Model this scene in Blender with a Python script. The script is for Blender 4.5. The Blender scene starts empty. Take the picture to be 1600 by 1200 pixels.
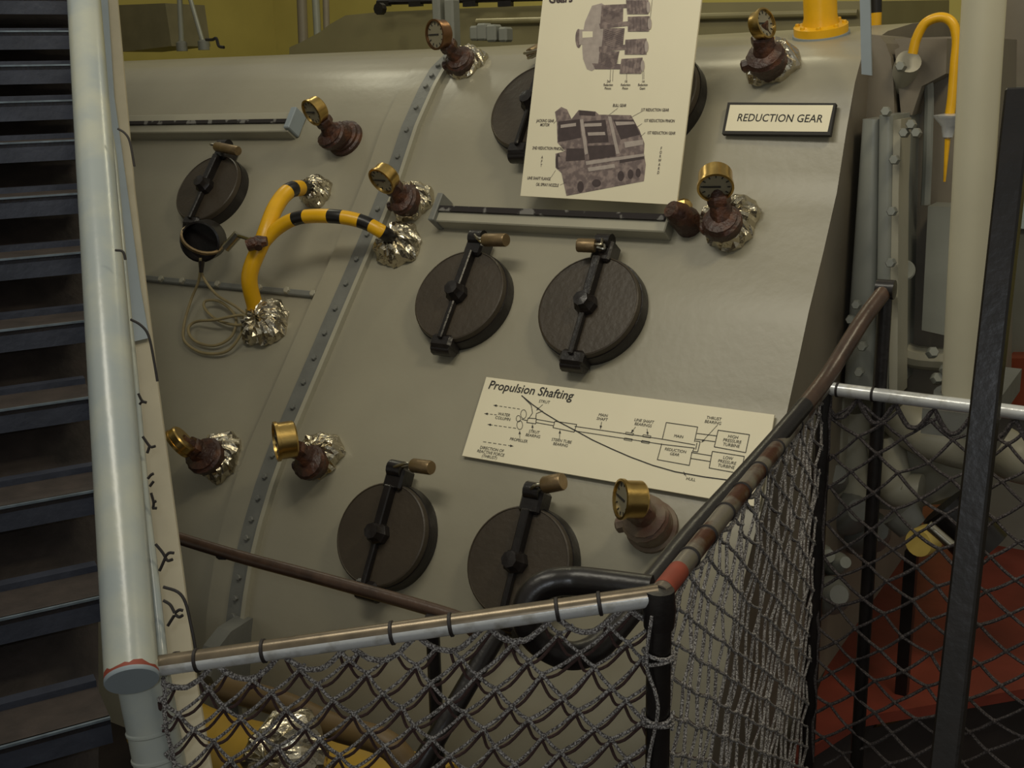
import bpy, math, random
from mathutils import Vector, Matrix
random.seed(7)
sc = bpy.context.scene
H = 1.9                                   # eye height above the deck
F = 1800.0                                # focal length in pixels of the 1600 px frame
# ------------------------------------------------------------------ camera
ax = -Vector((-2990, 410, -F)); ax.normalize()
dn = Vector((160, -6736, -F)).normalized()
az = -dn; az -= ax*az.dot(ax); az.normalize()
ay = az.cross(ax)
M = Matrix((ax, ay, az))                  # camera vector -> world vector
CAM = Vector((0, 0, H))
cd = bpy.data.cameras.new('camera'); cam = bpy.data.objects.new('camera', cd)
sc.collection.objects.link(cam)
cam.matrix_world = Matrix.Translation(CAM) @ M.to_4x4()
cd.sensor_width = 36; cd.lens = 36*F/1600; cd.clip_start = 0.05; cd.clip_end = 60
sc.camera = cam
# ------------------------------------------------------------------ world, lights, exposure
w = bpy.data.worlds.new('world'); sc.world = w; w.use_nodes = True
bg = w.node_tree.nodes['Background']; bg.inputs[0].default_value = (0.62, 0.6, 0.52, 1); bg.inputs[1].default_value = 0.36
sc.view_settings.view_transform = 'Standard'; sc.view_settings.look = 'None'
sc.view_settings.exposure = 0.0; sc.view_settings.gamma = 1
def area(name, loc, target, sx, sy, power, col):
    l = bpy.data.lights.new(name, 'AREA'); l.shape = 'RECTANGLE'; l.size = sx; l.size_y = sy
    l.energy = power; l.color = col
    o = bpy.data.objects.new(name, l); sc.collection.objects.link(o); o.location = loc
    o.rotation_euler = (Vector(target)-Vector(loc)).to_track_quat('-Z', 'Y').to_euler()
    return o
area('overhead_lamp', (-1.6, 0.9, H+1.75), (-1.5, 2.6, H-0.5), 1.5, 0.4, 24, (1, .94, .78))
area('tube_lamp_left', (-3.55, 3.4, 3.35), (-3.0, 3.1, 1.9), .5, .08, 4, (1, .95, .72))
area('tube_lamp_right', (-1.75, 3.5, 3.3), (-1.3, 3.0, 1.9), .7, .08, 5, (1, .92, .62))
area('overhead_lamp_right', (0.3, 1.9, H+1.6), (-0.9, 2.7, H-0.2), 0.5, 0.3, 14, (1, .88, .62))
area('rear_lamp', (-3.2, 4.9, H+1.6), (-3.3, 6.4, H+0.3), 1.2, 0.4, 30, (1, .93, .62))
fl = bpy.data.lights.new('camera_flash', 'POINT'); fl.energy = 13; fl.color = (.86, .93, 1); fl.shadow_soft_size = 0.03
flo = bpy.data.objects.new('camera_flash', fl); sc.collection.objects.link(flo)
flo.location = CAM + M @ Vector((-0.05, 0.06, 0.02))
# ------------------------------------------------------------------ pixel rays -> points on real surfaces
def ray(px, py): return M @ Vector(((px-800)/F, -(py-600)/F, -1.0))
def at(px, py, z): return CAM + ray(px, py)*z
def onX(px, py, x): r = ray(px, py); return CAM + r*(x/r.x)
def onY(px, py, y): r = ray(px, py); return CAM + r*(y/r.y)
def onZ(px, py, v): r = ray(px, py); return CAM + r*((v-H)/r.z)
def onP(px, py, O, N): r = ray(px, py); return CAM + r*((O-CAM).dot(N)/r.dot(N))
def camv(x, y, z): return (M @ Vector((x, y, z))).normalized()
# ------------------------------------------------------------------ materials
def lin(c):
    c = c/255.0
    return c/12.92 if c <= 0.04045 else ((c+0.055)/1.055)**2.4
def mat(name, rgb, rough=.5, metal=0, var=.12, scale=9, bump=.0, bscale=120, rgb2=None, amt=(.45, .62), spec=.5):
    m = bpy.data.materials.new(name); m.use_nodes = True; nt = m.node_tree; N = nt.nodes; L = nt.links
    b = N['Principled BSDF']; b.inputs['Roughness'].default_value = rough; b.inputs['Metallic'].default_value = metal
    b.inputs['Specular IOR Level'].default_value = spec
    tc = N.new('ShaderNodeTexCoord'); ns = N.new('ShaderNodeTexNoise'); ns.inputs['Scale'].default_value = scale; ns.inputs['Detail'].default_value = 6
    L.new(tc.outputs['Object'], ns.inputs['Vector'])
    rp = N.new('ShaderNodeValToRGB'); c = [lin(v) for v in rgb]
    if rgb2:
        d = [lin(v) for v in rgb2]; rp.color_ramp.elements[0].position, rp.color_ramp.elements[1].position = amt
        rp.color_ramp.elements[0].color = (*c, 1); rp.color_ramp.elements[1].color = (*d, 1)
    else:
        rp.color_ramp.elements[0].position = .3; rp.color_ramp.elements[1].position = .7
        rp.color_ramp.elements[0].color = (*[v*(1-var) for v in c], 1); rp.color_ramp.elements[1].color = (*[min(1, v*(1+var)) for v in c], 1)
    L.new(ns.outputs['Fac'], rp.inputs['Fac']); L.new(rp.outputs['Color'], b.inputs['Base Color'])
    if bump:
        n2 = N.new('ShaderNodeTexNoise'); n2.inputs['Scale'].default_value = bscale; n2.inputs['Detail'].default_value = 4
        L.new(tc.outputs['Object'], n2.inputs['Vector'])
        bp = N.new('ShaderNodeBump'); bp.inputs['Strength'].default_value = bump; bp.inputs['Distance'].default_value = .004
        L.new(n2.outputs['Fac'], bp.inputs['Height']); L.new(bp.outputs['Normal'], b.inputs['Normal'])
    return m
PAINT = mat('grey_machine_paint', (150, 145, 127), .34, 0, .1, 2.2, .12, 40)
PAINTL = mat('grey_paint_lip', (162, 158, 140), .45, 0, .06, 8, .1, 60)
PAINTD = mat('grey_flange_paint', (112, 113, 108), .45, 0, .1, 14, .2, 60)
PAINTE = mat('brown_grey_paint_end_shade', (122, 114, 100), .5, 0, .1, 5, .15, 40)  # casing end's shade put into this darker grey; other machinery shares it
HOUSE = mat('grey_housing_paint', (136, 138, 130), .35, 0, .08, 8, .1, 50)
OLIVE = mat('olive_casing_paint', (140, 132, 96), .45, 0, .08, 4, .1, 40)
GAP = mat('slot_shade', (30, 24, 24), .8, 0, .3, 20, rgb2=(110, 108, 104), amt=(.56, .6))  # shade of the ledge slots put into the colour of a raised strip
WALL = mat('yellow_wall_paint', (190, 176, 96), .7, 0, .06, 3, .1, 30)
FLOOR = mat('dark_deck', (42, 34, 32), .7, 0, .3, 6, .3, 30)
RED = mat('red_deck_paint', (122, 52, 38), .55, 0, .2, 7, .3, 30)
BROWN = mat('brown_cover_paint', (64, 56, 46), .42, 0, .14, 7, .3, 70, spec=.4)
BLACKP = mat('black_cover_paint', (30, 26, 25), .3, 0, .3, 14, .3, 60)
RUST = mat('rusty_brown_fitting', (58, 36, 28), .42, 0, 0, 26, .9, 90, rgb2=(92, 56, 36), amt=(.5, .68))
RUSTG = mat('brown_grey_fitting', (112, 96, 78), .5, 0, 0, 14, .5, 60, rgb2=(92, 62, 48), amt=(.48, .62))
BRASS = mat('worn_brass', (190, 160, 96), .3, 1, .15, 30, .1, 90)
LOCK = mat('padlock_brass', (134, 114, 84), .4, .7, .2, 30, .2, 90)
STEEL = mat('steel_shackle', (170, 165, 150), .3, 1, .1, 30)
FOIL = mat('crumpled_foil', (200, 192, 172), .24, 1, .1, 30, .9, 50)
GLASSF = mat('dial_face', (136, 130, 110), .2, 0, .04, 30)
INK = mat('black_ink', (44, 42, 40), .7, 0, .05, 30)
INKG = mat('grey_ink', (172, 160, 152), .7, 0, .1, 60)
INKM = mat('brown_grey_ink', (112, 98, 96), .7, 0, 0, 60, rgb2=(146, 130, 124), amt=(.45, .6))
INKD = mat('dark_print_ink', (72, 60, 60), .7, 0, .15, 60)
CREAM = mat('cream_sign_board', (232, 224, 196), .5, 0, .015, 8)
YEL = mat('yellow_pipe_paint', (226, 172, 20), .35, 0, .08, 16, .15, 60)
BLK = mat('black_band_paint', (26, 24, 22), .35, 0, .1, 16)
WHITEP = mat('white_pipe_paint', (168, 171, 160), .26, 0, 0, 7, .12, 40, rgb2=(150, 158, 158), amt=(.4, .6))
WHITER = mat('cream_pipe_paint', (206, 200, 174), .4, 0, .05, 6)
BLUEW = mat('blue_grey_paint', (138, 148, 154), .45, 0, .06, 10)
BEIGE = mat('beige_stringer_paint', (168, 160, 138), .5, 0, .06, 12)
REDL = mat('red_lead_edge', (130, 56, 38), .6, 0, .2, 20)
SILV = mat('silver_rail_paint', (212, 214, 214), .28, .35, .05, 30, .12, 90, rgb2=(168, 166, 158), amt=(.52, .7))
WORN = mat('worn_rail_paint', (128, 122, 112), .32, .5, 0, 13, .3, 50, rgb2=(84, 50, 36), amt=(.48, .58))
DARK = mat('black_rail_paint', (22, 18, 17), .34, 0, .4, 20, .2, 60)
BROWNR = mat('brown_rail_paint', (66, 48, 36), .35, 0, .4, 20, .2, 60)
TREAD = mat('tread_steel', (56, 60, 72), .45, .2, .2, 14, .3, 60)
TREADB = mat('tread_top', (50, 42, 38), .7, 0, .3, 20, .4, 60)
NOSE = mat('tread_nosing', (112, 124, 134), .4, .4, .3, 30)
ROPE = mat('grey_rope', (74, 68, 66), .8, 0, 0, 420, .6, 500, rgb2=(176, 172, 168), amt=(.44, .6))
ROPEK = mat('grey_rope_dimmed', (52, 46, 46), .85, 0, 0, 300, .6, 400, rgb2=(92, 86, 86), amt=(.46, .62))  # same rope; weaker light at the far net put into a darker colour
ROPED = mat('brown_rope', (62, 42, 38), .9, 0, .3, 200, .4, 500)
WIRE = mat('black_wire', (34, 28, 26), .6, 0, .2, 60)
CABLE = mat('beige_cable', (142, 128, 92), .6, 0, .15, 30)
# ------------------------------------------------------------------ mesh builder
def perp(d):
    a = Vector((0, 0, 1)) if abs(d.z) < .9 else Vector((1, 0, 0))
    u = d.cross(a).normalized(); return u, d.cross(u).normalized()
class MB:
    def __init__(s): s.v = []; s.f = []; s.m = []
    def add(s, vs, fs, mi=0):
        o = len(s.v); s.v += [Vector(p) for p in vs]; s.f += [[i+o for i in f] for f in fs]; s.m += [mi]*len(fs)
        return s
    def hexa(s, a, b, c, d, off, mi=0):            # quad abcd swept by off
        off = Vector(off); q = [Vector(p) for p in (a, b, c, d)]
        return s.add(q+[p+off for p in q], [(0, 1, 2, 3), (7, 6, 5, 4), (0, 4, 5, 1), (1, 5, 6, 2), (2, 6, 7, 3), (3, 7, 4, 0)], mi)
    def box(s, c, hx, hy, hz, mi=0, bev=0):            # half-axis vectors
        c = Vector(c); hx, hy, hz = Vector(hx), Vector(hy), Vector(hz)
        if bev:
            bx = 1-bev/hx.length; by = 1-bev/hy.length; bz = 1-bev/hz.length
            vs = []; idx = {}
            for i in (-1, 1):
                for j in (-1, 1):
                    for k in (-1, 1):
                        for n, (fx, fy, fz) in enumerate(((1, by, bz), (bx, 1, bz), (bx, by, 1))):
                            idx[(i, j, k, n)] = len(vs); vs.append(c+hx*i*fx+hy*j*fy+hz*k*fz)
            fs = []
            for i in (-1, 1):
                fs.append([idx[(i, a, b, 0)] for a, b in ((-1, -1), (1, -1), (1, 1), (-1, 1))])
                fs.append([idx[(a, i, b, 1)] for a, b in ((-1, -1), (1, -1), (1, 1), (-1, 1))])
                fs.append([idx[(a, b, i, 2)] for a, b in ((-1, -1), (1, -1), (1, 1), (-1, 1))])
                for j in (-1, 1):
                    fs.append([idx[(i, j, -1, 0)], idx[(i, j, 1, 0)], idx[(i, j, 1, 1)], idx[(i, j, -1, 1)]])
                    fs.append([idx[(i, -1, j, 0)], idx[(i, 1, j, 0)], idx[(i, 1, j, 2)], idx[(i, -1, j, 2)]])
                    fs.append([idx[(-1, i, j, 1)], idx[(1, i, j, 1)], idx[(1, i, j, 2)], idx[(-1, i, j, 2)]])
                    for k in (-1, 1): fs.append([idx[(i, j, k, 0)], idx[(i, j, k, 1)], idx[(i, j, k, 2)]])
            return s.add(vs, fs, mi)
        return s.hexa(c-hx-hy-hz, c+hx-hy-hz, c+hx+hy-hz, c-hx+hy-hz, hz*2, mi)
    def tube(s, pts, r, n=12, mi=0, caps=True, mfun=None, sq=None):
        pts = [Vector(p) for p in pts]; k = len(pts); rr = r if isinstance(r, (list, tuple)) else [r]*k
        vs = []; fs = []; u = None; ms = []
        for i, p in enumerate(pts):
            t = (pts[min(i+1, k-1)]-pts[max(i-1, 0)]).normalized()
            if u is None: u, _ = perp(t)
            u = (u-t*u.dot(t)).normalized(); v = t.cross(u)
            for j in range(n):
                a = 2*math.pi*j/n; vs.append(p+(u*math.cos(a)+v*math.sin(a))*rr[i])
        for i in range(k-1):
            for j in range(n):
                fs.append([i*n+j, i*n+(j+1) % n, (i+1)*n+(j+1) % n, (i+1)*n+j]); ms.append(mfun(i) if mfun else mi)
        if caps: fs.append(list(range(n))[::-1]); ms.append(ms[0]); fs.append([(k-1)*n+j for j in range(n)]); ms.append(ms[-2])
        o = len(s.v); s.v += vs; s.f += [[i+o for i in f] for f in fs]; s.m += ms
        return s
    def lathe(s, O, d, prof, n=32, mi=0, mfun=None):    # prof: (radius, height along d)
        d = Vector(d).normalized(); u, v = perp(d); O = Vector(O); vs = []; fs = []; ms = []
        for r, h in prof:
            for j in range(n):
                a = 2*math.pi*j/n; vs.append(O+d*h+(u*math.cos(a)+v*math.sin(a))*max(r, 1e-5))
        for i in range(len(prof)-1):
            for j in range(n):
                fs.append([i*n+j, i*n+(j+1) % n, (i+1)*n+(j+1) % n, (i+1)*n+j]); ms.append(mfun(i) if mfun else mi)
        o = len(s.v); s.v += vs; s.f += [[i+o for i in f] for f in fs]; s.m += ms
        return s
    def prism(s, poly, off, mi=0):
        off = Vector(off); n = len(poly); q = [Vector(p) for p in poly]
        return s.add(q+[p+off for p in q], [list(range(n))[::-1], list(range(n, 2*n))]+[[i, (i+1) % n, n+(i+1) % n, n+i] for i in range(n)], mi)
    def grid(s, rows, mi=0):
        n = len(rows[0]); vs = [p for r in rows for p in r]
        return s.add(vs, [[i*n+j, i*n+j+1, (i+1)*n+j+1, (i+1)*n+j] for i in range(len(rows)-1) for j in range(n-1)], mi)
    def build(s, name, mats, parent=None, loc=None, smooth=True, weld=False):
        me = bpy.data.meshes.new(name)
        o = bpy.data.objects.new(name, me); sc.collection.objects.link(o)
        if parent is not None:
            b = parent['_o'] if '_o' in parent else (0, 0, 0); b = Vector(b); o.parent = parent
        else:
            b = Vector(loc) if loc is not None else sum(s.v, Vector())/len(s.v); o.location = b
        o['_o'] = tuple(b)
        me.from_pydata([p-b for p in s.v], [], s.f)
        for m in (mats if isinstance(mats, (list, tuple)) else [mats]): me.materials.append(m)
        me.polygons.foreach_set('material_index', s.m)
        import bmesh
        bm = bmesh.new(); bm.from_mesh(me); bmesh.ops.recalc_face_normals(bm, faces=bm.faces)
        if smooth:
            for f in bm.faces: f.smooth = True
            for e in bm.edges:
                if len(e.link_faces) == 2 and e.calc_face_angle(0) > .6: e.smooth = False
        bm.to_mesh(me); bm.free()
        return o
def tag(o, label=None, cat=None, group=None, kind=None):
    if label: o['label'] = label
    if cat: o['category'] = cat
    if group: o['group'] = group
    if kind: o['kind'] = kind
    return o
def thing(name, loc, label, cat, group=None):
    o = bpy.data.objects.new(name, None); sc.collection.objects.link(o); o.location = loc; o['_o'] = tuple(loc); o.empty_display_size = .05
    return tag(o, label, cat, group)
def curve(pts, k=8):                                   # Catmull-Rom
    P = [Vector(p) for p in pts]; P = [P[0]*2-P[1]]+P+[P[-1]*2-P[-2]]; out = []
    for i in range(1, len(P)-2):
        a, b, c, d = P[i-1:i+3]
        for j in range(k):
            t = j/k; out.append(.5*((2*b)+(c-a)*t+(2*a-5*b+4*c-d)*t*t+(3*b-a-3*c+d)*t**3))
    out.append(P[-2]); return out
# ------------------------------------------------------------------ casing surface: profiles (z above eye, y) at the seam and at the right end
XS, XR, XL = -2.167, -0.80, -4.4
SEAM = [(-1.9, 2.0), (-1.6, 2.0), (-1.434, 2.027), (-1.349, 2.052), (-1.25, 2.088), (-1.17, 2.127), (-1.077, 2.182), (-.985, 2.248), (-.878, 2.339), (-.768, 2.432),
        (-.655, 2.527), (-.539, 2.626), (-.419, 2.727), (-.285, 2.833), (-.147, 2.925), (-.035, 3.024), (.02, 3.085), (.06, 3.16), (.085, 3.27), (.1, 3.45), (.11, 3.9)]
EDGE = [(-1.9, 2.02), (-1.6, 2.02), (-1.434, 2.04), (-1.349, 2.062), (-1.25, 2.098), (-1.17, 2.14), (-1.077, 2.195), (-.985, 2.262), (-.878, 2.35), (-.768, 2.44),
        (-.655, 2.512), (-.539, 2.582), (-.419, 2.67), (-.285, 2.758), (-.147, 2.81), (-.035, 2.862), (.02, 2.905), (.06, 2.99), (.09, 3.14), (.115, 3.4), (.135, 3.9)]
def prof(x, z):
    t = min(1, max(0, (x-XS)/(XR-XS)))
    for i in range(len(SEAM)-1):
        z0, z1 = SEAM[i][0]*(1-t)+EDGE[i][0]*t, SEAM[i+1][0]*(1-t)+EDGE[i+1][0]*t
        if z <= z1 or i == len(SEAM)-2:
            y0, y1 = SEAM[i][1]*(1-t)+EDGE[i][1]*t, SEAM[i+1][1]*(1-t)+EDGE[i+1][1]*t
            return y0+(y1-y0)*max(0, (z-z0)/(z1-z0))
def back(x): return .025 if x < XS-.05 else 0
def hit(px, py):
    r = ray(px, py); t = 1.2; dt = .02
    g = lambda t: r.y*t-prof(r.x*t, r.z*t)-back(r.x*t)
    while g(t) < 0 and t < 7: t += dt
    a, b = t-dt, t
    for _ in range(24):
        c = (a+b)/2
        if g(c) < 0: a = c
        else: b = c
    return CAM+r*b
def normal(P):
    x, z = P.x, P.z-H; e = .03
    dz = (prof(x, z+e)-prof(x, z-e))/(2*e); dx = (prof(x+e, z)-prof(x-e, z))/(2*e)
    n = Vector((dx, -1, dz)).normalized(); return n
def frame(px, py):
    P = hit(px, py); n = normal(P); u = (Vector((1, 0, 0))-n*n.x).normalized(); w = n.cross(u)
    if w.z < 0: w = -w
    return P, n, u, w
def off(px, py, h):                                   # a point h in front of the casing, seen at this pixel
    P = hit(px, py); n = normal(P); r = ray(px, py)
    return P-r*(h/max(.62, abs(n.dot(r))))
def srf(x, i, t=0, push=0):                           # i = float index in profile
    a = min(1, max(0, (x-XS)/(XR-XS))); k = min(int(i), len(SEAM)-2); f = i-k
    g = lambda L: (L[k][0]*(1-f)+L[k+1][0]*f, L[k][1]*(1-f)+L[k+1][1]*f)
    s, e = g(SEAM), g(EDGE); z = s[0]*(1-a)+e[0]*a; y = s[1]*(1-a)+e[1]*a
    P = Vector((x, y, z+H)); return P+normal(P)*push
# ------------------------------------------------------------------ setting
m = MB(); m.box((-1.5, 3.5, -.05), (6, 0, 0), (0, 5, 0), (0, 0, .05)); tag(m.build('floor', FLOOR, smooth=False), kind='structure')
m = MB(); m.box((-1.5, 8.05, 2.2), (6, 0, 0), (0, .05, 0), (0, 0, 2.3)); tag(m.build('wall_back', WALL, smooth=False), kind='structure')
m = MB(); m.box((-7.45, 3.5, 2.2), (.05, 0, 0), (0, 5, 0), (0, 0, 2.3)); tag(m.build('wall_left', WALL, smooth=False), kind='structure')
# ------------------------------------------------------------------ the gear casing
BASE = Vector((-1.5, 2.0, 0))
gc = thing('gear_casing', BASE, 'large grey painted reduction gear casing with a sloping front', 'gear casing')
NP = len(SEAM)
def shell(x0, x1, nx, push=0, sub=3):
    rows = []
    for a in range(nx+1):
        x = x0+(x1-x0)*a/nx; row = []
        for i in range((NP-1)*sub+1):
            p = srf(x, i/sub); row.append(p+Vector((0, push, 0)))
        row.append(Vector((x, 4.0+push, row[-1].z))); row.append(Vector((x, 4.0+push, 0)))
        rows.append(row)
    return rows
rows = shell(XS, XR, 16); m = MB(); m.grid(rows)
m.f.append([len(m.v)-len(rows[0])+i for i in range(len(rows[0]))]); m.m.append(1)
m.f.append(list(range(len(rows[0])))); m.m.append(0)
m.build('right_shell', [PAINT, PAINTE], gc)
rows = shell(XL, XS, 12, .025); m = MB(); m.grid(rows); m.build('left_shell', PAINT, gc)
# bolted seam flange and the lighter lip beside it
def band(xa, xb, h, i0=0.0, i1=NP-4.0, n=90):
    m = MB(); rows = []
    for k in range(n+1):
        i = i0+(i1-i0)*k/n
        rows.append([srf(xa, i, 0, -.03), srf(xa, i, 0, h), srf(xb, i, 0, h), srf(xb, i, 0, -.03)])
    m.grid(rows); return m
band(XS-.035, XS+.02, .012).build('seam_flange', PAINTD, gc)
band(XS-.115, XS-.035, .006).build('flange_lip', PAINT, gc)
band(XS+.02, XS+.034, .018).build('flange_edge', PAINTL, gc)
def bolt(P, n, r, h, mt, par, nm='bolt'):
    m = MB(); m.lathe(P, n, [(r, -.002), (r, h*.8), (r*.8, h), (0, h)], 6); return m.build(nm, mt, par)
k = 0; i = 1.8
while i < NP-4.3:
    P = srf(XS-.008, i, 0, .012); bolt(P, normal(P), .0085, .009, PAINTD, gc); i += .55+.0*k
def sbox(p0, p1, h, dz, name, mt, bev=.003):             # ledge between two pixels on the casing, h proud, dz tall
    a, b = hit(*p0), hit(*p1); n = normal((a+b)/2); w = n.cross((b-a).normalized())
    if w.z < 0: w = -w
    m = MB(); m.box((a+b)/2+n*(h/2-.01), (b-a)/2, w*dz/2, n*(h/2+.01), 0, bev)
    return m.build(name, mt, gc, smooth=False), a, b, n, w
# long ledge under the tall poster
_, a, b, n, w_ = sbox((694, 345), (1052, 362), .045, .052, 'ledge', PAINTL)
m = MB(); m.box((a+b)/2+n*.05+w_*.012, (b-a)/2*.985, w_*.0085, n*.003); m.build('ledge_slot_shade', GAP, gc, smooth=False)
m = MB(); m.box(a+n*.03+w_*.014, (b-a).normalized()*.01, w_*.045, n*.03, 0, .003); m.build('ledge_end', PAINTD, gc, smooth=False)
_, a, b, n, w_ = sbox((150, 205), (468, 202), .045, .075, 'ledge', PAINTL)
m = MB(); m.box((a+b)/2+n*.05-w_*.001, (b-a)/2*.985, w_*.007, n*.003); m.build('ledge_slot_shade', GAP, gc, smooth=False)
m = MB(); m.box(b+n*.03+w_*.008, (b-a).normalized()*.012, w_*.04, n*.03, 0, .003); m.build('ledge_end', BLUEW, gc, smooth=False)
o, a, b, n, w_ = sbox((170, 431), (500, 463), .014, .02, 'joint_bar', PAINTD)
for px, py in ((257, 440), (290, 443), (345, 448), (410, 454), (453, 458), (494, 463)):
    P = hit(px, py); bolt(P+n*.013, n, .011, .01, PAINTL, gc)
# foot bracket under the seam
a = srf(XS, 1.6, 0, 0); m = MB()
q = [onX(x, y, XS) for x, y in ((398, 958), (372, 960), (340, 980), (318, 1008), (308, 1050), (330, 1090), (398, 1092))]
m.prism(q, (.05, 0, 0)); m.build('foot_bracket', PAINTD, gc, smooth=False)
m = MB(); m.tube(curve([onX(x, y, XS+.03)+Vector((0, -.04, 0)) for x, y in ((392, 985), (365, 1000), (350, 1030), (352, 1075))]), .012, 8); m.build('bracket_rib', PAINTL, gc)
# ------------------------------------------------------------------ handhole covers with padlocks
def cover(px, py, R, lock, label, lk=None, tilt=0.0):
    P, n, u, w = frame(px, py)
    t = thing('handhole_cover', P, label, 'cover', 'round bolted covers on the casing front')
    m = MB(); m.lathe(P, n, [(R*1.0, -.02), (R*1.0, .042), (R*.985, .05), (R*.96, .052), (R*.95, .050), (0, .050)], 56, 0)
    m.build('cover_disc', BROWN, t)
    m = MB(); m.lathe(P, n, [(R*1.0, -.02), (R*1.035, -.018), (R*1.04, .02), (R*1.02, .034), (R*.99, .034)], 56); m.build('rim', BLACKP, t)
    up = (w*math.cos(tilt)+u*math.sin(tilt)); sd = n.cross(up)
    m = MB(); m.box(P+n*.062+up*R*.42, sd*.011, up*R*.50, n*.016, 0, .003); m.box(P+n*.06-up*R*.5, sd*.007, up*R*.5, n*.010, 0, .003); m.build('strongback', BLACKP, t)
    m = MB(); m.lathe(P+n*.05, n, [(.03, -.005), (.03, .02), (.022, .03), (.02, .045), (0, .047)], 8); m.build('centre_nut', BLACKP, t)
    m = MB(); m.box(P+n*.035+up*R*1.08, sd*.028, up*R*.22, n*.028, 0, .006); m.lathe(P+n*.055+up*R*1.26-sd*.02, sd, [(0, 0), (.022, 0), (.022, .04), (0, .04)], 14); m.build('hinge_lug', BLACKP, t)
    m = MB(); m.box(P+n*.03-up*R*1.02, sd*.034, up*R*.14, n*.03, 0, .008); m.lathe(P+n*.03-up*R*1.08-sd*.03, sd, [(0, 0), (.024, 0), (.024, .06), (0, .06)], 12); m.build('latch_lug', BLACKP, t)
    if lk:
        (bx, by), (ex, ey), r, lab, front = lk
        A, B = off(bx, by, .09), off(ex, ey, .10); d = (B-A).normalized()
        k = thing('padlock', A, lab, 'padlock', 'brass padlocks hanging on the covers')
        m = MB(); m.lathe(A, d, [(0, 0), (r*.9, 0), (r, .004), (r, (B-A).length-.004), (r*.9, (B-A).length), (0, (B-A).length)], 20); m.build('lock_body', LOCK, k)
        T = P+n*.055+up*R*1.26; s1 = A-d*.001
        q = sd*.012
        m = MB(); m.tube(curve([s1+n*.008, s1-d*.018+n*.01, T+n*.016, s1-d*.018-n*.012, s1-n*.008]), .0042, 8); m.build('shackle', STEEL, k)
    return t
cover(338, 306, .128, 1, 'round brown cover on the casing at the far left, above the dark sight glass', ((338, 229), (372, 236), .016, 'small brass padlock on the far left cover below the left ledge', 0))
cover(846, 180, .14, 1, 'round brown cover half hidden behind the left edge of the tall poster', ((828, 84), (842, 76), .016, 'padlock just showing beside the left edge of the tall poster', 0))
cover(1026, 164, .14, 1, 'round brown cover half hidden behind the right edge of the tall poster')
cover(730, 474, .138, 1, 'round brown cover below the ledge, nearer the bolted seam', ((757, 375), (791, 375), .018, 'brass padlock on the left cover of the pair below the ledge', 0))
cover(930, 490, .14, 1, 'round brown cover below the ledge, right of another and above the long sign', ((930, 384), (902, 383), .018, 'brass padlock on the right cover of the pair below the ledge', 0))
cover(611, 840, .134, 1, 'round dark cover in the lowest row, nearer the bolted seam', ((645, 727), (674, 731), .018, 'brass padlock on the cover left of the long sign in the lowest row', 0))
cover(823, 884, .136, 1, 'round dark cover in the lowest row, partly behind the looped black handrail', ((850, 758), (880, 752), .021, 'brass padlock directly below the long propulsion sign', 0))
# ------------------------------------------------------------------ gauges and thermometers
def foil(P, n, R, h, par, seed, nm='foil_collar'):
    rnd = random.Random(seed); u, v = perp(n); ph = [rnd.uniform(0, 6.28) for _ in range(6)]; m = MB(); rows = []
    prf = [(1.0, -.01), (1.08, h*.15), (1.0, h*.4), (.86, h*.7), (.66, h*.95), (.45, h), (.2, h*1.0), (.02, h)]
    for k, (r, z) in enumerate(prf):
        row = []
        for j in range(41):
            a = 2*math.pi*(j % 40)/40
            q = 1+.07*math.sin(3*a+ph[0])+.05*math.sin(7*a+ph[1]+k)+(rnd.uniform(-.05, .05) if j < 40 else 0)
            if j == 40: row.append(row[0]); continue
            row.append(P+(u*math.cos(a)+v*math.sin(a))*R*r*q+n*(z+(rnd.uniform(-.008, .008) if k else 0)))
        rows.append(row)
    m.grid(rows); return m.build(nm, FOIL, par, smooth=False)
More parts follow.
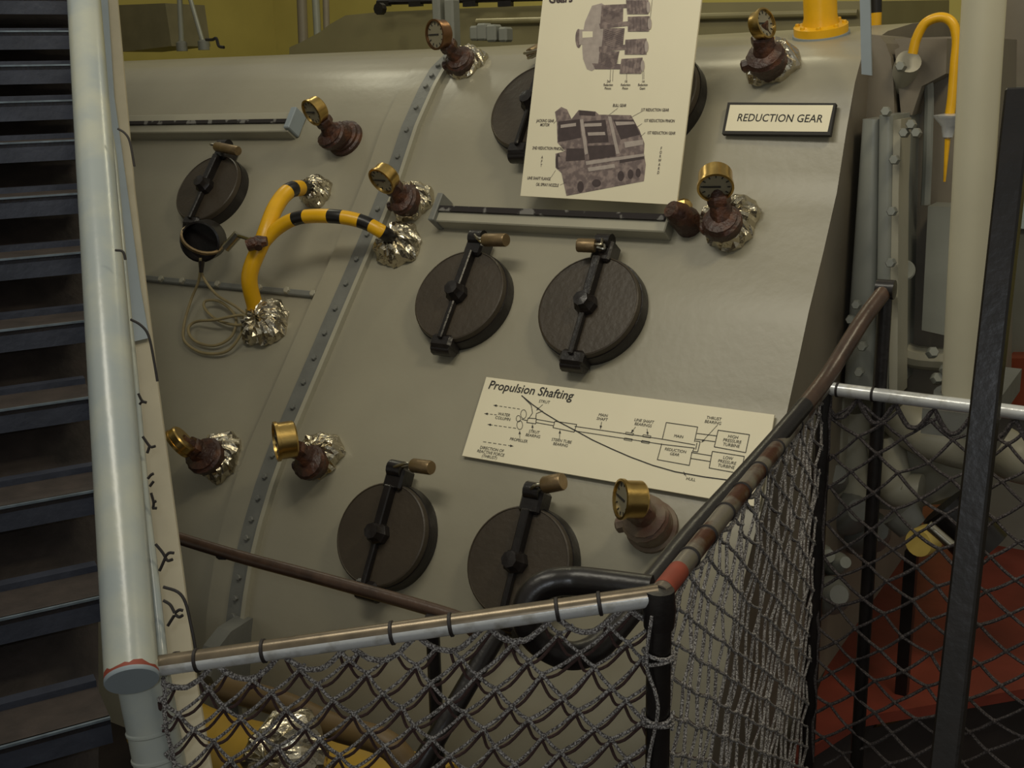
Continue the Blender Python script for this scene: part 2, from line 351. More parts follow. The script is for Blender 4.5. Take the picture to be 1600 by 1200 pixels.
def gauge(base, body, dial, dz, face, label, R=.042, hasfoil=True, fr=.075, bodymat=None, drum=.036, flange=False, nub=True, dialmat=None, seed=1, bh=.07, br=.042, fpx=None):
    P, n, u, w = frame(*base)
    bm_ = bodymat or RUST
    t = thing('gauge', P, label, 'gauge', 'small dial gauges screwed into the casing')
    if hasfoil:
        Pf, nf, _, _ = frame(*(fpx or base)); foil(Pf, nf, fr, .055, t, seed)
    if flange:
        m = MB(); m.lathe(P, n, [(.062, -.01), (.062, .012), (.054, .016), (.054, .026), (.046, .03), (0, .03)], 28); m.build('flange', bm_, t)
    zp = (P-CAM).dot(M @ Vector((0, 0, -1)))
    C = at(*body, zp-bh*.8)                                 # body centre
    f = camv(*face)
    D = at(*dial, zp-dz*.8)
    m = MB()
    B0 = D-f*drum*.5
    ax_ = (C-P).normalized()
    m.tube(curve([P, P+(C-P)*.45, C, C+(C-P)*.25+(B0-C)*.1], 5), [br*.85]*4+[br*1.02]*5+[br*1.05]*4+[br*.9]*2+[br*.55], 16)
    mid = C.lerp(B0, .55)
    m.tube([C, C.lerp(B0, .3), mid, C.lerp(B0, .8), B0], [br*.62, br*.55, br*.44, br*.36, br*.4], 12)
    rnd = random.Random(seed); lob = [Vector((rnd.uniform(-1, 1), rnd.uniform(-1, 1), rnd.uniform(-1, 1))).normalized() for _ in range(7)]
    for i_, p_ in enumerate(m.v):
        q_ = (p_-C).normalized(); m.v[i_] = p_+q_*(.0045*sum(max(0, q_.dot(l)-.6)*2.2 for l in lob)+rnd.uniform(-.0016, .0016))
    m.build('elbow_fitting', bm_, t)
    m = MB(); m.lathe(mid-(B0-C).normalized()*.012, (B0-C), [(0, 0), (br*.62, 0), (br*.66, .006), (br*.66, .018), (br*.6, .024), (0, .024)], 6); m.build('hex_nut', bm_, t, smooth=False)
    if nub:
        s = -u*.7-w*.3; m = MB(); m.lathe(C, s, [(br*.35, 0), (br*.35, br*1.25), (br*.2, br*1.35), (0, br*1.35)], 8); m.build('plug', bm_, t)
    m = MB(); m.lathe(D, f, [(0, -drum), (R*.9, -drum), (R*.97, -drum+.004), (R*.97, -.006), (R*1.05, -.005), (R*1.05, .003), (R*.93, .004), (R*.9, -.003)], 30); m.build('dial_case', dialmat or BRASS, t)
    m = MB(); m.lathe(D-f*.003, f, [(R*.91, 0), (0, 0)], 30); d = m.build('dial_face', GLASSF, t)
    fu, fv = perp(f); m = MB(); m.box(D-f*.0015+fu*R*.2, fu*R*.5, fv*R*.05, f*.0008)
    for k in range(12):
        a = k*math.pi/6; q = fu*math.cos(a)+fv*math.sin(a); m.box(D-f*.0018+q*R*.75, q*R*.09, f.cross(q)*R*.03, f*.0006)
    m.build('pointer', INK, d, smooth=False)
    return t
gauge((722, 106), (718, 95), (680, 54), .17, (-.72, -.25, .6), 'gauge on crinkled foil at the top of the bolted seam', .043, seed=3, fr=.062, fpx=(730, 104), dialmat=mat('dull_brass', (128, 96, 68), .35, .9, .2, 30))
gauge((541, 218), (522, 212), (487, 176), .16, (-.66, -.58, .5), 'brass gauge with brown flange and no foil, above the yellow pipe', .041, hasfoil=False, flange=True, seed=4, br=.042, bh=.06)
gauge((646, 320), (632, 314), (596, 283), .16, (-.55, -.72, .5), 'brass gauge on foil beside the seam, left of the ledge', .042, seed=5, fr=.062, fpx=(648, 318))
gauge((1210, 106), (1195, 92), (1196, 36), .15, (.6, .1, .7), 'gauge with an open dial on foil above the reduction gear sign', .036, seed=6, fr=.066, fpx=(1208, 102), br=.045, drum=.028)
gauge((1140, 352), (1130, 347), (1118, 293), .14, (-.1, -.72, .6), 'brass gauge on foil at the right end of the ledge, dial facing down', .042, seed=7, fr=.07, fpx=(1143, 350), br=.044, drum=.05)
gauge((338, 722), (323, 712), (277, 694), .15, (-.75, -.62, -.05), 'gauge seen edge on, on foil, nearest the stair stringer', .045, seed=8, fr=.07, fpx=(345, 715), br=.05, drum=.028)
gauge((500, 722), (486, 722), (432, 690), .17, (-.86, -.12, .3), 'brass gauge on foil beside the lower seam, dial turned left', .05, seed=9, fr=.062, fpx=(505, 712), br=.042, drum=.05)
gauge((1020, 824), (1008, 812), (971, 780), .15, (-.9, .05, .28), 'bright brass gauge on a mottled brown fitting without foil, below the long sign', .043, hasfoil=False, flange=True, bodymat=RUSTG, seed=10, br=.052, bh=.06, drum=.05)
# stub fitting at the end of the ledge
P, n, u, w_ = frame(1078, 352)
t = thing('stub_fitting', P, 'short rusty stub at the right end of the ledge, with no dial', 'fitting')
m = MB(); m.tube([P-n*.01, P+n*.03, P+n*.06-u*.01, P+n*.085-u*.02], [.036, .036, .032, .022], 14); m.build('stub_body', RUST, t)
m = MB(); m.lathe(P+n*.05+w_*.012, w_-u*.3, [(0, 0), (.02, 0), (.022, .02), (.014, .03), (0, .03)], 8); m.build('plug', BRASS, t)
# ------------------------------------------------------------------ striped yellow pipe, foil at its three ends
P = hit(412, 500)
yp = thing('yellow_pipe', P, 'forked yellow pipe with black bands arching across the casing front', 'pipe')
main = curve([off(402, 502, .0), off(398, 478, .05), off(390, 430, .13), off(412, 372, .17), off(430, 325, .17), off(452, 298, .14), off(478, 294, .06), off(492, 296, .0)], 8)
nM = len(main)
def mf(i): s = i/nM; return 1 if (.67 < s < .72 or .78 < s < .86) else 0
m = MB(); m.tube(main, .0245, 16, mfun=mf); m.build('main_pipe', [YEL, BLK], yp)
br_ = curve([off(402, 390, .16), off(432, 358, .17), off(468, 340, .18), off(520, 338, .18), off(565, 346, .15), off(600, 364, .09), off(622, 378, .0)], 10)
nB = len(br_)
def bf(i):
    s = i/nB; return 1 if any(a < s < b for a, b in ((.28, .36), (.46, .535), (.635, .71), (.80, .885))) else 0
m = MB(); m.tube(br_, .0205, 16, mfun=bf); m.build('branch_pipe', [YEL, BLK], yp)
for (px, py, r, sd) in ((497, 304, .05, 21), (626, 386, .068, 22), (418, 508, .075, 23)):
    Pf, nf, _, _ = frame(px, py); foil(Pf, nf, r, .06, yp, sd)
m = MB(); C = off(404, 378, .2); m.tube([C-camv(1, .35, 0)*.035, C, C+camv(1, .1, 0)*.025], [.018, .02, .014], 10); m.tube([C, C+camv(.2, -1, 0)*.02+camv(0, 0, 1)*.02], .012, 8); m.build('valve', RUST, yp)
m = MB(); m.tube([off(352, 388, .16), off(372, 366, .17)], .014, 12); m.tube([off(370, 367, .17), off(392, 374, .19)], .007, 8); m.build('sleeve', STEEL, yp)
# dark sight glass hanging over the far left cover
P = off(312, 378, .15); f = camv(-.1, -.25, .95)
sg = thing('sight_glass', P, 'dark round hooded sight glass hanging over the lower edge of the far left cover', 'sight glass')
m = MB(); m.lathe(P, f, [(.0, -.1), (.05, -.1), (.062, -.07), (.064, 0), (.058, .002), (.055, -.03), (0, -.03)], 28); m.build('housing', DARK, sg)
m = MB(); m.lathe(P-f*.02, camv(.35, .6, .6), [(.064, 0), (.068, .004), (.068, .012), (.062, .014)], 28); m.build('ring', LOCK, sg)
m = MB(); m.tube([P+camv(.1, -1, 0)*.06, P+camv(.05, -1, 0)*.095], [.01, .006], 8); m.build('cable_gland', BLACKP, sg)
m = MB(); m.tube(curve([off(x, y, h) for x, y, h in ((313, 403, .12), (316, 430, .09), (338, 460, .05), (370, 480, .04), (388, 498, .03), (372, 508, .03), (340, 500, .02), (320, 482, .03), (322, 470, .03), (345, 472, .03), (368, 495, .03), (362, 525, .02), (335, 540, .015), (305, 533, .015), (294, 515, .02), (305, 503, .02), (335, 500, .04), (385, 495, .05), (360, 545, .02), (320, 552, .012), (290, 535, .012), (287, 510, .015), (298, 470, .03), (310, 440, .06), (314, 415, .1))], 8), .0045, 8)
tag(m.build('cable', CABLE), 'thin beige cable hanging in loops under the sight glass', 'cable')
# ------------------------------------------------------------------ signs
def textmesh(mb, body, O, X, Y, N, size, mi=0, shear=0, sx=1, align='CENTER', bold=0, spacing=1.0, width=None):
    cu = bpy.data.curves.new('t', 'FONT'); cu.body = body; cu.size = 1; cu.align_x = align; cu.shear = shear; cu.offset = bold; cu.space_line = .95; cu.space_character = spacing; cu.resolution_u = 3
    ob = bpy.data.objects.new('t', cu); sc.collection.objects.link(ob)
    bpy.context.view_layer.update()
    me = ob.to_mesh()
    if width: xs_ = [v.co.x for v in me.vertices]; sx = width/((max(xs_)-min(xs_))*size)
    mb.add([O+X*(v.co.x*size*sx)+Y*(v.co.y*size)+N*.0012 for v in me.vertices], [list(p.vertices) for p in me.polygons], mi)
    ob.to_mesh_clear(); bpy.data.objects.remove(ob); bpy.data.curves.remove(cu)
class Sign:
    def __init__(s, tl, tr, bl):
        s.O = bl; s.X = (tr-tl).normalized(); N = (tr-tl).cross(tl-bl).normalized()
        if N.y > 0: N = -N
        s.N = N; s.Y = (tl-bl).normalized(); s.S = s.O+N*.0012
    def p(s, px, py, e=.0012): return onP(px, py, s.O+s.N*e, s.N)
    def line(s, mb, pts, w=1.0, mi=0, e=.0012, closed=False):
        q = [s.p(x, y, e) for x, y in pts]
        if closed: q.append(q[0])
        for a, b in zip(q, q[1:]):
            d = (b-a)
            if d.length < 1e-6: continue
            t = s.N.cross(d.normalized())*(w*.5*.0016); d = d.normalized()*(w*.0004)
            mb.add([a-d-t, b+d-t, b+d+t, a-d+t], [(0, 1, 2, 3)], mi)
    def poly(s, mb, pts, mi=0, e=.0008): mb.add([s.p(x, y, e) for x, y in pts], [list(range(len(pts)))], mi)
    def ell(s, mb, x, y, rx, ry, mi=0, e=.0008, n=18): s.poly(mb, [(x+rx*math.cos(k*6.2832/n), y+ry*math.sin(k*6.2832/n)) for k in range(n)], mi, e)
    def text(s, mb, body, px, py, hpx, **k):
        O = s.p(px, py, 0)
        if 'wpx' in k: wp = k.pop('wpx'); k['width'] = (s.p(px+wp, py, 0)-s.p(px, py, 0)).dot(s.X)
        hh = (s.p(px, py, 0)-s.p(px, py-hpx, 0)).length/.7
        textmesh(mb, body, O, s.X, s.Y, s.N, hh, **k)
# reduction gear nameplate
c = [off(x, y, .02) for x, y in ((1137, 160), (1306, 161), (1128, 209), (1297, 211))]
sg_ = Sign(c[0], c[1], c[2]); c = [onP(x, y, sg_.O, sg_.N) for x, y in ((1137, 160), (1306, 161), (1297, 211), (1128, 209))]
t = thing('nameplate', c[3], 'small white nameplate with black border reading REDUCTION GEAR', 'sign')
m = MB(); m.prism(c, -sg_.N*.012); m.build('frame', INK, t, smooth=False)
m = MB(); m.prism([sg_.p(x, y, .0003) for x, y in ((1141, 164), (1302, 164.5), (1293, 206), (1133, 204.5))], sg_.N*.0006); m.build('board', CREAM, t, smooth=False)
m = MB(); sg_.text(m, 'REDUCTION GEAR', 1216, 190.5, 11.5, shear=.12, wpx=140, bold=.012, spacing=1.03); m.build('lettering', INK, t, smooth=False)
# long propulsion shafting sign, lying on the slope
PX = ((760, 589), (1210, 648), (1186, 792), (722, 712))
c0 = [off(*PX[0], .012), off(*PX[1], .012), off(*PX[3], .012)]
S = Sign(*c0); c = [onP(x, y, S.O, S.N) for x, y in PX]
t = thing('information_sign', c[3], 'long white sign titled Propulsion Shafting lying on the sloping casing', 'sign')
m = MB(); m.prism(c, -S.N*.006); m.build('board', CREAM, t, smooth=False)
m = MB(); S.text(m, 'Propulsion Shafting', 762, 607, 12.5, align='LEFT', shear=.15, wpx=138, bold=.01)
for b, x, y, h in (('STRUT', 850, 630, 4.4), ('MAIN\nSHAFT', 942, 651, 4.4), ('LINE SHAFT\nBEARINGS', 1006, 660, 4.4), ('THRUST\nBEARING', 1115, 656, 4.6), ('MAIN', 1060, 684, 4.4), ('REDUCTION\nGEAR', 1055, 706, 4.4),
                   ('HIGH\nPRESSURE\nTURBINE', 1145, 685, 4.8), ('LOW\nPRESSURE\nTURBINE', 1137, 718, 4.8), ('STRUT\nBEARING', 834, 677, 4.4), ('STERN TUBE\nBEARING', 877, 691, 4.4), ('PROPELLER', 810, 690, 4.4),
                   ('WATER\nCOLUMN', 787, 650, 4.4), ('DIRECTION OF\nREACTIVE FORCE\n(THRUST)', 768, 704, 4.4), ('HULL', 1079, 751, 4.6)):
    S.text(m, b, x, y, h, sx=.92, shear=.1)
m.build('lettering', INK, t, smooth=False)
m = MB(); L = S.line
L(m, [(815, 618), (832, 632), (850, 645), (873, 659), (898, 672), (925, 687), (955, 701), (985, 714), (1020, 727), (1055, 737), (1100, 745), (1160, 753)], 1.6)
L(m, [(838, 655), (866, 660)]); L(m, [(837, 660), (865, 665)]); L(m, [(898, 666), (1035, 686), (1086, 695)]); L(m, [(897, 673), (1034, 694), (1085, 700)])
L(m, [(867, 658), (901, 663), (897, 675), (864, 668)], closed=True); L(m, [(825, 653), (838, 654), (837, 662), (823, 660)], closed=True)
L(m, [(815, 618), (830, 633), (832, 645), (826, 654)]); L(m, [(837, 654), (838, 646), (848, 642)])
for (x, y, rx, ry) in ((818, 647, 4.5, 7), (812, 664, 4.5, 7), (810, 654, 3.5, 5)):
    L(m, [(x+rx*math.cos(k*.524), y+ry*math.sin(k*.524)) for k in range(12)], .8, closed=True)
L(m, [(815, 655), (824, 657)])
for x, y in ((984, 677), (1011, 681), (982, 686), (1009, 690)): L(m, [(x-6, y-2), (x+6, y), (x+5, y+3), (x-7, y+1)], .8, closed=True)
L(m, [(1034, 693), (1027, 718), (1077, 727), (1081, 706)]); L(m, [(1035, 685), (1041, 660), (1090, 667), (1085, 690)])
L(m, [(1087, 689), (1094, 690), (1090, 706), (1082, 705), (1085, 700)]); L(m, [(1089, 692), (1087, 702)])
L(m, [(1122, 672), (1171, 679), (1165, 707), (1116, 698)], closed=True); L(m, [(1113, 705), (1163, 713), (1157, 740), (1108, 731)], closed=True)
L(m, [(1089, 677), (1120, 681)]); L(m, [(1087, 686), (1118, 690)]); L(m, [(1081, 707), (1112, 712)]); L(m, [(1079, 716), (1110, 721)])
def arrow(a, b, w=.7):
    L(m, [a, b], w); d = Vector((b[0]-a[0], b[1]-a[1])).normalized(); q = Vector((-d.y, d.x))
    S.poly(m, [b, (b[0]-d.x*5+q.x*1.8, b[1]-d.y*5+q.y*1.8), (b[0]-d.x*5-q.x*1.8, b[1]-d.y*5-q.y*1.8)], e=.0013)
for a, b in (((848, 632), (838, 641)), ((940, 659), (938, 670)), ((993, 667), (986, 676)), ((1011, 670), (1012, 680)), ((1121, 664), (1096, 691)), ((1072, 744), (1068, 737)), ((812, 684), (812, 673)), ((832, 672), (832, 663)), ((874, 686), (875, 672))): arrow(a, b)
def dash(a, b, n=6):
    for k in range(n):
        s0, s1 = k/n, (k+.6)/n; L(m, [(a[0]+(b[0]-a[0])*s0, a[1]+(b[1]-a[1])*s0), (a[0]+(b[0]-a[0])*s1, a[1]+(b[1]-a[1])*s1)], .8)
    arrow((b[0]-(b[0]-a[0])*.05, b[1]-(b[1]-a[1])*.05), b, .6)
dash((812, 639), (771, 633)); dash((776, 648), (757, 646), 3); dash((806, 669), (762, 663)); dash((755, 690), (802, 697))
m.build('diagram', INK, t, smooth=False)
# tall poster standing on the ledge
BL = off(813, 306, .06); BR = onX(1057, 320, off(1057, 320, .06).x); TL = onX(848, 0, BL.x)
PS = Sign(TL, TL+(BR-BL), BL)
up = (TL-BL)*1.28; TR = BR+(onX(1090, 0, BR.x)-BR)*1.28
TR = TR-PS.N*(TR-PS.O).dot(PS.N); BR = BR-PS.N*(BR-PS.O).dot(PS.N)
t = thing('information_poster', BL, 'tall white poster with two gear drawings standing above the ledge', 'poster')
m = MB(); m.prism([BL, BR, TR, BL+up], -PS.N*.006); m.build('board', CREAM, t, smooth=False)
m = MB(); PS.text(m, 'Gears', 857, 5, 13, align='LEFT', wpx=37, bold=.03)
for b, x, y, h, kw in (('2nd\nReduction\nPinions', 951, 129, 4, {}), ('1st\nReduction\nPinion', 978, 129, 4, {}), ('1st\nReduction\nGears', 1005, 129, 4, {}), ('BULL GEAR', 968, 167, 4.6, {}), ('1ST REDUCTION GEAR', 1023, 174, 4.6, {}), ('1ST REDUCTION PINION', 1030, 191, 4.6, {}), ('1ST REDUCTION GEAR', 1033, 210, 4.6, {}),
                       ('JACKING GEAR\nMOTOR', 852, 191, 4.6, {}), ('2ND REDUCTION PINIONS', 856, 234, 4.6, {}), ('A\nF\nT', 847, 248, 4.6, {}), ('LINE SHAFT FLANGE', 842, 281, 4.6, {}), ('OIL SPRAY NOZZLE', 855, 291, 4.6, {}), ('F\nO\nR\nW\nA\nR\nD', 1033, 234, 4.6, {})):
    PS.text(m, b, x, y, h, sx=.72, shear=.1, bold=.01)
m.build('lettering', INKD, t, smooth=False)
m = MB(); E_ = PS.poly
E_(m, [(925, 9), (940, 5), (948, 10), (944, 45), (940, 80), (934, 104), (925, 111), (917, 108), (911, 92), (909, 62), (914, 34)], 0)
PS.ell(m, 904, 60, 5, 15, 1); E_(m, [(905, 46), (928, 47), (928, 68), (905, 70)], 0, .001); E_(m, [(910, 49), (926, 49), (926, 58), (910, 59)], 3, .0012)
for q in ([(940, 12), (974, 10), (973, 36), (938, 37)], [(943, 44), (976, 44), (973, 74), (940, 74)], [(937, 80), (968, 80), (962, 104), (934, 104)]):
    E_(m, q, 1, .001)
    (x0, y0), (x1, _), (_, y1), _ = q
    for k in range(9):
        y = y0+2+(y1-y0-6)*k/8; xm = (q[0][0]+q[1][0])/2
        PS.line(m, [(x0+2, y), (xm, y+5), (x1-2, y)], .5, 2, .0014)
for q in ([(936, 37), (984, 33), (984, 40), (938, 45)], [(936, 73), (984, 69), (984, 77), (936, 81)], [(925, 99), (970, 100), (970, 108), (930, 108)], [(940, 8), (984, 6), (984, 12), (940, 14)]): E_(m, q, 1, .0012)
for q in ([(978, 0), (1013, 0), (1013, 22), (980, 22)], [(981, 26), (1015, 25), (1014, 49), (981, 49)], [(977, 62), (1010, 60), (1010, 85), (976, 85)], [(971, 92), (1004, 90), (1002, 115), (968, 115)]):
    E_(m, q, 1, .0016)
    for k in range(6): PS.line(m, [(q[0][0]+3+k*5.5, q[0][1]+1), (q[3][0]+3+k*5.5, q[3][1]-1)], .5, 2, .0018)
    PS.ell(m, q[1][0], (q[1][1]+q[2][1])/2, 3, 9, 0, .0019)
for q in ([(954, 109), (953, 127)], [(958, 109), (957, 127)], [(979, 115), (979, 126)], [(1004, 110), (1004, 124)], [(1006, 111), (1006, 124)], [(1019, 0), (1016, 28)]): PS.line(m, q, .5, 2, .0012)
E_(m, [(867, 175), (877, 167), (886, 171), (893, 186), (904, 172), (930, 174), (936, 179), (986, 180), (999, 203), (1007, 224), (1006, 240), (1009, 257), (1006, 283), (885, 306), (877, 270), (868, 262), (868, 240), (883, 236), (871, 223), (870, 192)], 1, .0008)
for q in ([(872, 190), (906, 186), (908, 215), (872, 222)], [(912, 190), (946, 187), (951, 222), (918, 224)], [(958, 187), (990, 187), (1000, 210), (970, 218)], [(918, 228), (960, 226), (962, 244), (921, 250)], [(885, 232), (912, 232), (914, 250), (884, 252)], [(905, 172), (930, 175), (930, 181), (905, 180)], [(968, 250), (1006, 244), (1006, 248), (968, 255)]): E_(m, q, 2, .0012)
for q in ([(913, 193), (940, 192), (940, 197), (913, 198)], [(918, 207), (945, 206), (946, 211), (919, 212)], [(975, 222), (1005, 218), (1005, 226), (977, 231)], [(906, 187), (911, 186), (919, 240), (914, 242)], [(950, 182), (955, 182), (968, 240), (963, 241)], [(961, 190), (990, 190), (992, 194), (963, 196)], [(876, 195), (900, 192), (900, 197), (876, 200)], [(915, 252), (1006, 240), (1007, 244), (916, 258)], [(918, 262), (960, 256), (961, 262), (920, 268)]): E_(m, q, 0, .0015)
for x, y, rx, ry in ((970, 275, 5, 8), (985, 272, 4.5, 7.5), (997, 270, 4, 7), (907, 292, 5, 9), (932, 286, 7, 6)): PS.ell(m, x, y, rx, ry, 2, .0014)
PS.ell(m, 872, 252, 4, 12, 2, .0013); E_(m, [(872, 245), (884, 247), (884, 262), (872, 262)], 1, .0015)
for q in ([(965, 169), (951, 180)], [(1003, 174), (983, 185)], [(1003, 193), (993, 200)], [(1008, 207), (1000, 214)], [(865, 193), (873, 184)], [(876, 234), (886, 238)], [(861, 277), (868, 266)], [(875, 289), (884, 285)]): PS.line(m, q, .5, 2, .0012)
m.build('gear_drawing', [INKG, INKM, INKD, CREAM], t, smooth=False)
# ------------------------------------------------------------------ things on the casing top and behind
def vpipe(name, pts, r, mt, label, cat, n=16, **k):
    m = MB(); m.tube(pts, r, n, **k); return tag(m.build(name, mt), label, cat)
P = off(1283, 56, .0); up_ = Vector((.0, -.26, 1)).normalized()
t = thing('flanged_pipe', P, 'thick yellow flanged pipe standing on top of the casing', 'pipe')
m = MB(); m.lathe(P, up_, [(0, -.03), (.074, -.03), (.074, .008), (0, .008)], 32); m.build('gasket_ring', BLUEW, t)
m = MB(); m.lathe(P, up_, [(.07, .008), (.07, .028), (.048, .032), (.043, .05), (.043, .6), (0, .6)], 32); m.build('pipe_body', YEL, t)
for k in range(8):
    a = k*math.pi/4+.2; u, v = perp(up_); q = P+(u*math.cos(a)+v*math.sin(a))*.06+up_*.028; bolt(q, up_, .006, .008, YEL, t)
P = onY(1345, 60, 3.35); t = thing('steel_strap', onY(1351, 115, 2.9), 'grey flat strap hanging over the top right corner of the casing', 'strap')
m = MB(); a, b = onY(1342, -60, 2.78), onY(1358, -60, 2.78); c1, d1 = onY(1362, 118, 2.78), onY(1346, 116, 2.78); m.hexa(a, b, c1, d1, (0, .008, 0)); m.build('strap_plate', BLUEW, t, smooth=False)
vpipe('banded_pipe', [onY(1369, -80, 3.6), onY(1369, 21, 3.6), onY(1369, 22, 3.6), onY(1368, 56, 3.6)], .016, [YEL, BLK], 'thin upright yellow pipe with a black band beside the flat strap', 'pipe', mfun=lambda i: 0)
m = MB(); m.lathe(onY(1369, 20, 3.6), (onY(1369, -5, 3.6)-onY(1369, 20, 3.6)), [(.0165, 0), (.0165, .045)], 16)
o = m.build('black_band', BLK, bpy.data.objects['banded_pipe'])
# rear casing, behind the top edge
t = thing('rear_casing', onY(650, 60, 4.9), 'olive grey rounded casing behind the top edge of the gear casing', 'machine casing')
pts = [(452, 74), (470, 66), (500, 50), (515, 38), (540, 24), (590, 19), (700, 14), (860, 8), (1100, 4), (1360, 2), (1360, 110), (452, 110)]
m = MB(); m.prism([onY(x, y, 4.7) for x, y in pts], (0, 1.4, .06)); m.build('casing_body', OLIVE, t, smooth=False)
m = MB(); m.tube([onY(745, 34, 4.68), onY(1340, 20, 4.68)], .014, 10); m.build('highlight_rib', OLIVE, t)  # added rib, stands in for a highlight line along the rear casing
for x, y, s in ((687, 32, .03), (707, 40, .034), (745, 52, .03), (757, 50, .035), (772, 52, .035), (790, 54, .03)):
    a = onY(x, y, 4.25); m = MB(); m.box(a, (s*.7, 0, 0), (0, .03, 0), (0, 0, s*(3.2 if x < 720 else 1)), 0, .008); m.build('lug', HOUSE, t, smooth=False)
m = MB(); m.tube([onY(590, 4, 4.6), onY(860, -3, 4.6)], .012, 8)
for x in (600, 650, 690, 735, 790): m.box(onY(x, 6, 4.6), (.035, 0, 0), (0, .012, 0), (0, 0, .012))
m.lathe(onY(597, 14, 4.55), (0, -1, 0), [(0, 0), (.028, 0), (.028, .03), (0, .03)], 10)
tag(m.build('black_rod', DARK), 'black rod with brackets along the top of the rear casing', 'rod')
# pipes and locker at the rear wall, top left
for k, (a, b, y, r, lab) in enumerate((((279, -40), (284, 72), 5.2, .017, 'thin upright grey pipe near the wall locker'), ((289, -30), (318, 70), 5.2, .014, 'thin slanted grey pipe near the wall locker'), ((470, -40), (474, 68), 6.2, .035, 'brown-grey upright pipe against the yellow wall'), ((491, -40), (496, 50), 6.2, .026, 'thin pale upright pipe behind the left end of the rear casing'), ((508, -40), (510, 32), 6.2, .022, 'brown upright pipe nearest the rear casing'))):
    A_, B_ = onY(*a, y), onY(*b, y)
    t = thing('upright_pipe', B_, lab, 'pipe'); m = MB(); m.tube([A_, B_+(B_-A_)*(.02 if k < 2 else .7)], r, 12); m.build('pipe_body', PAINTE if k in (2, 4) else HOUSE, t)
    if k < 2: m = MB(); m.lathe(B_, (0, 0, 1), [(0, -.03), (.035, -.03), (.035, .02), (.02, .03), (0, .03)], 12); m.build('foot', PAINTD, t)
m = MB(); q = [onY(x, y, 5.6) for x, y in ((183, 8), (258, 5), (268, 72), (192, 81))]; m.prism(q, (0, .35, 0)); tag(m.build('wall_locker', mat('locker_paint', (112, 106, 84), .5), smooth=False), 'olive grey box locker beyond the top left of the casing', 'locker')
m = MB(); m.tube(curve([onY(x, y, 3.9) for x, y in ((322, 62), (332, 62), (338, 60), (342, 72), (350, 74))], 4), .007, 8); tag(m.build('bent_rod', DARK), 'short bent black rod behind the casing top edge', 'rod')
# ------------------------------------------------------------------ right end: bearing housing, flange, turbine block
t = thing('bearing_housing', onY(1370, 600, 2.85), 'upright grey bearing housing with bolted flange at the right end of the casing', 'bearing housing')
def col(name, pts, y, dep, mt, par, bev=0):
    m = MB(); m.prism([onY(px, py, y) for px, py in pts], (0, dep, 0)); return m.build(name, mt, par, smooth=False)
def halfcol(name, x0, x1, ya, yb, y, mt, par):           # rounded vertical front between two pixel columns
    a0, a1 = onY(x0[0], ya, y), onY(x1[0], ya, y); b0, b1 = onY(x0[1], yb, y), onY(x1[1], yb, y); m = MB(); rows = []
    for (p, q) in ((a0, a1), (b0, b1)):
        c = (p+q)/2; h = (q-p)/2; rows.append([c-h*math.cos(k*math.pi/12)+Vector((0, -h.length*.5*math.sin(k*math.pi/12), 0)) for k in range(13)]+[q+Vector((0, .5, 0)), p+Vector((0, .5, 0)), p])
    m.grid(rows); m.add(rows[0], [list(range(len(rows[0])))]); m.add(rows[1], [list(range(len(rows[1])))])
    return m.build(name, mt, par)
halfcol('housing_column', (1348, 1318), (1374, 1368), 186, 620, 2.86, HOUSE, t)
halfcol('housing_column', (1374, 1368), (1396, 1388), 180, 620, 2.84, HOUSE, t)
col('flange_plate', [(1393, 188), (1408, 186), (1404, 300), (1402, 620), (1389, 620), (1391, 300)], 2.84, .1, PAINTL, t)
col('top_plate', [(1352, 60), (1362, 54), (1374, 56), (1384, 68), (1392, 90), (1396, 130), (1398, 190), (1350, 186)], 2.98, .3, PAINTE, t)
for x, y in ((1386, 175), (1409, 105), (1425, 195), (1414, 208), (1433, 208), (1399, 250), (1395, 330), (1393, 410), (1391, 460), (1340, 475), (1331, 498), (1349, 540), (1344, 580)):
    bolt(onY(x, y, 2.82), Vector((.1, -1, .1)), .012, .03, HOUSE, t)
t = thing('turbine_block', onY(1450, 600, 3.4), 'grey turbine housing with a round cap and flat side panel, left of the cream pipe', 'machine casing')
col('block_body', [(1398, 60), (1515, 56), (1510, 700), (1398, 700)], 3.1, .7, PAINTE, t)
col('side_panel', [(1450, 322), (1497, 324), (1485, 526), (1440, 516)], 3.0, .12, HOUSE, t)
col('top_hood', [(1398, 78), (1425, 62), (1480, 60), (1478, 115), (1440, 135), (1425, 180), (1408, 180)], 3.0, .12, PAINTE, t)
col('lower_panel', [(1325, 625), (1515, 630), (1500, 770), (1420, 800), (1330, 790)], 3.08, .3, PAINTL, t)
m = MB(); P = onY(1414, 422, 2.95); m.lathe(P, camv(-.1, .05, 1), [(0, -.12), (.026, -.12), (.026, 0), (.022, .004), (.0, .002)], 24); m.build('round_cap', HOUSE, t)
m = MB(); m.tube(curve([onY(x, y, 3.05) for x, y in ((1396, 520), (1405, 545), (1425, 556), (1450, 560), (1485, 562))], 5), .03, 10); m.build('curved_foot', PAINTL, t)
m = MB(); m.tube(curve([onY(x, y, 3.05) for x, y in ((1432, 118), (1450, 125), (1450, 220), (1446, 320))], 5), .012, 8); m.build('edge_bead', HOUSE, t)
m = MB(); m.lathe(onY(1420, 96, 2.96), camv(-.1, .3, 1), [(0, -.1), (.03, -.1), (.03, 0), (.0, .002)], 20); m.build('round_boss', PAINTL, t)
for x, y in ((1455, 552), (1476, 578), (1462, 592)): bolt(onY(x, y, 2.98), camv(0, .2, 1), .015, .02, HOUSE, t)
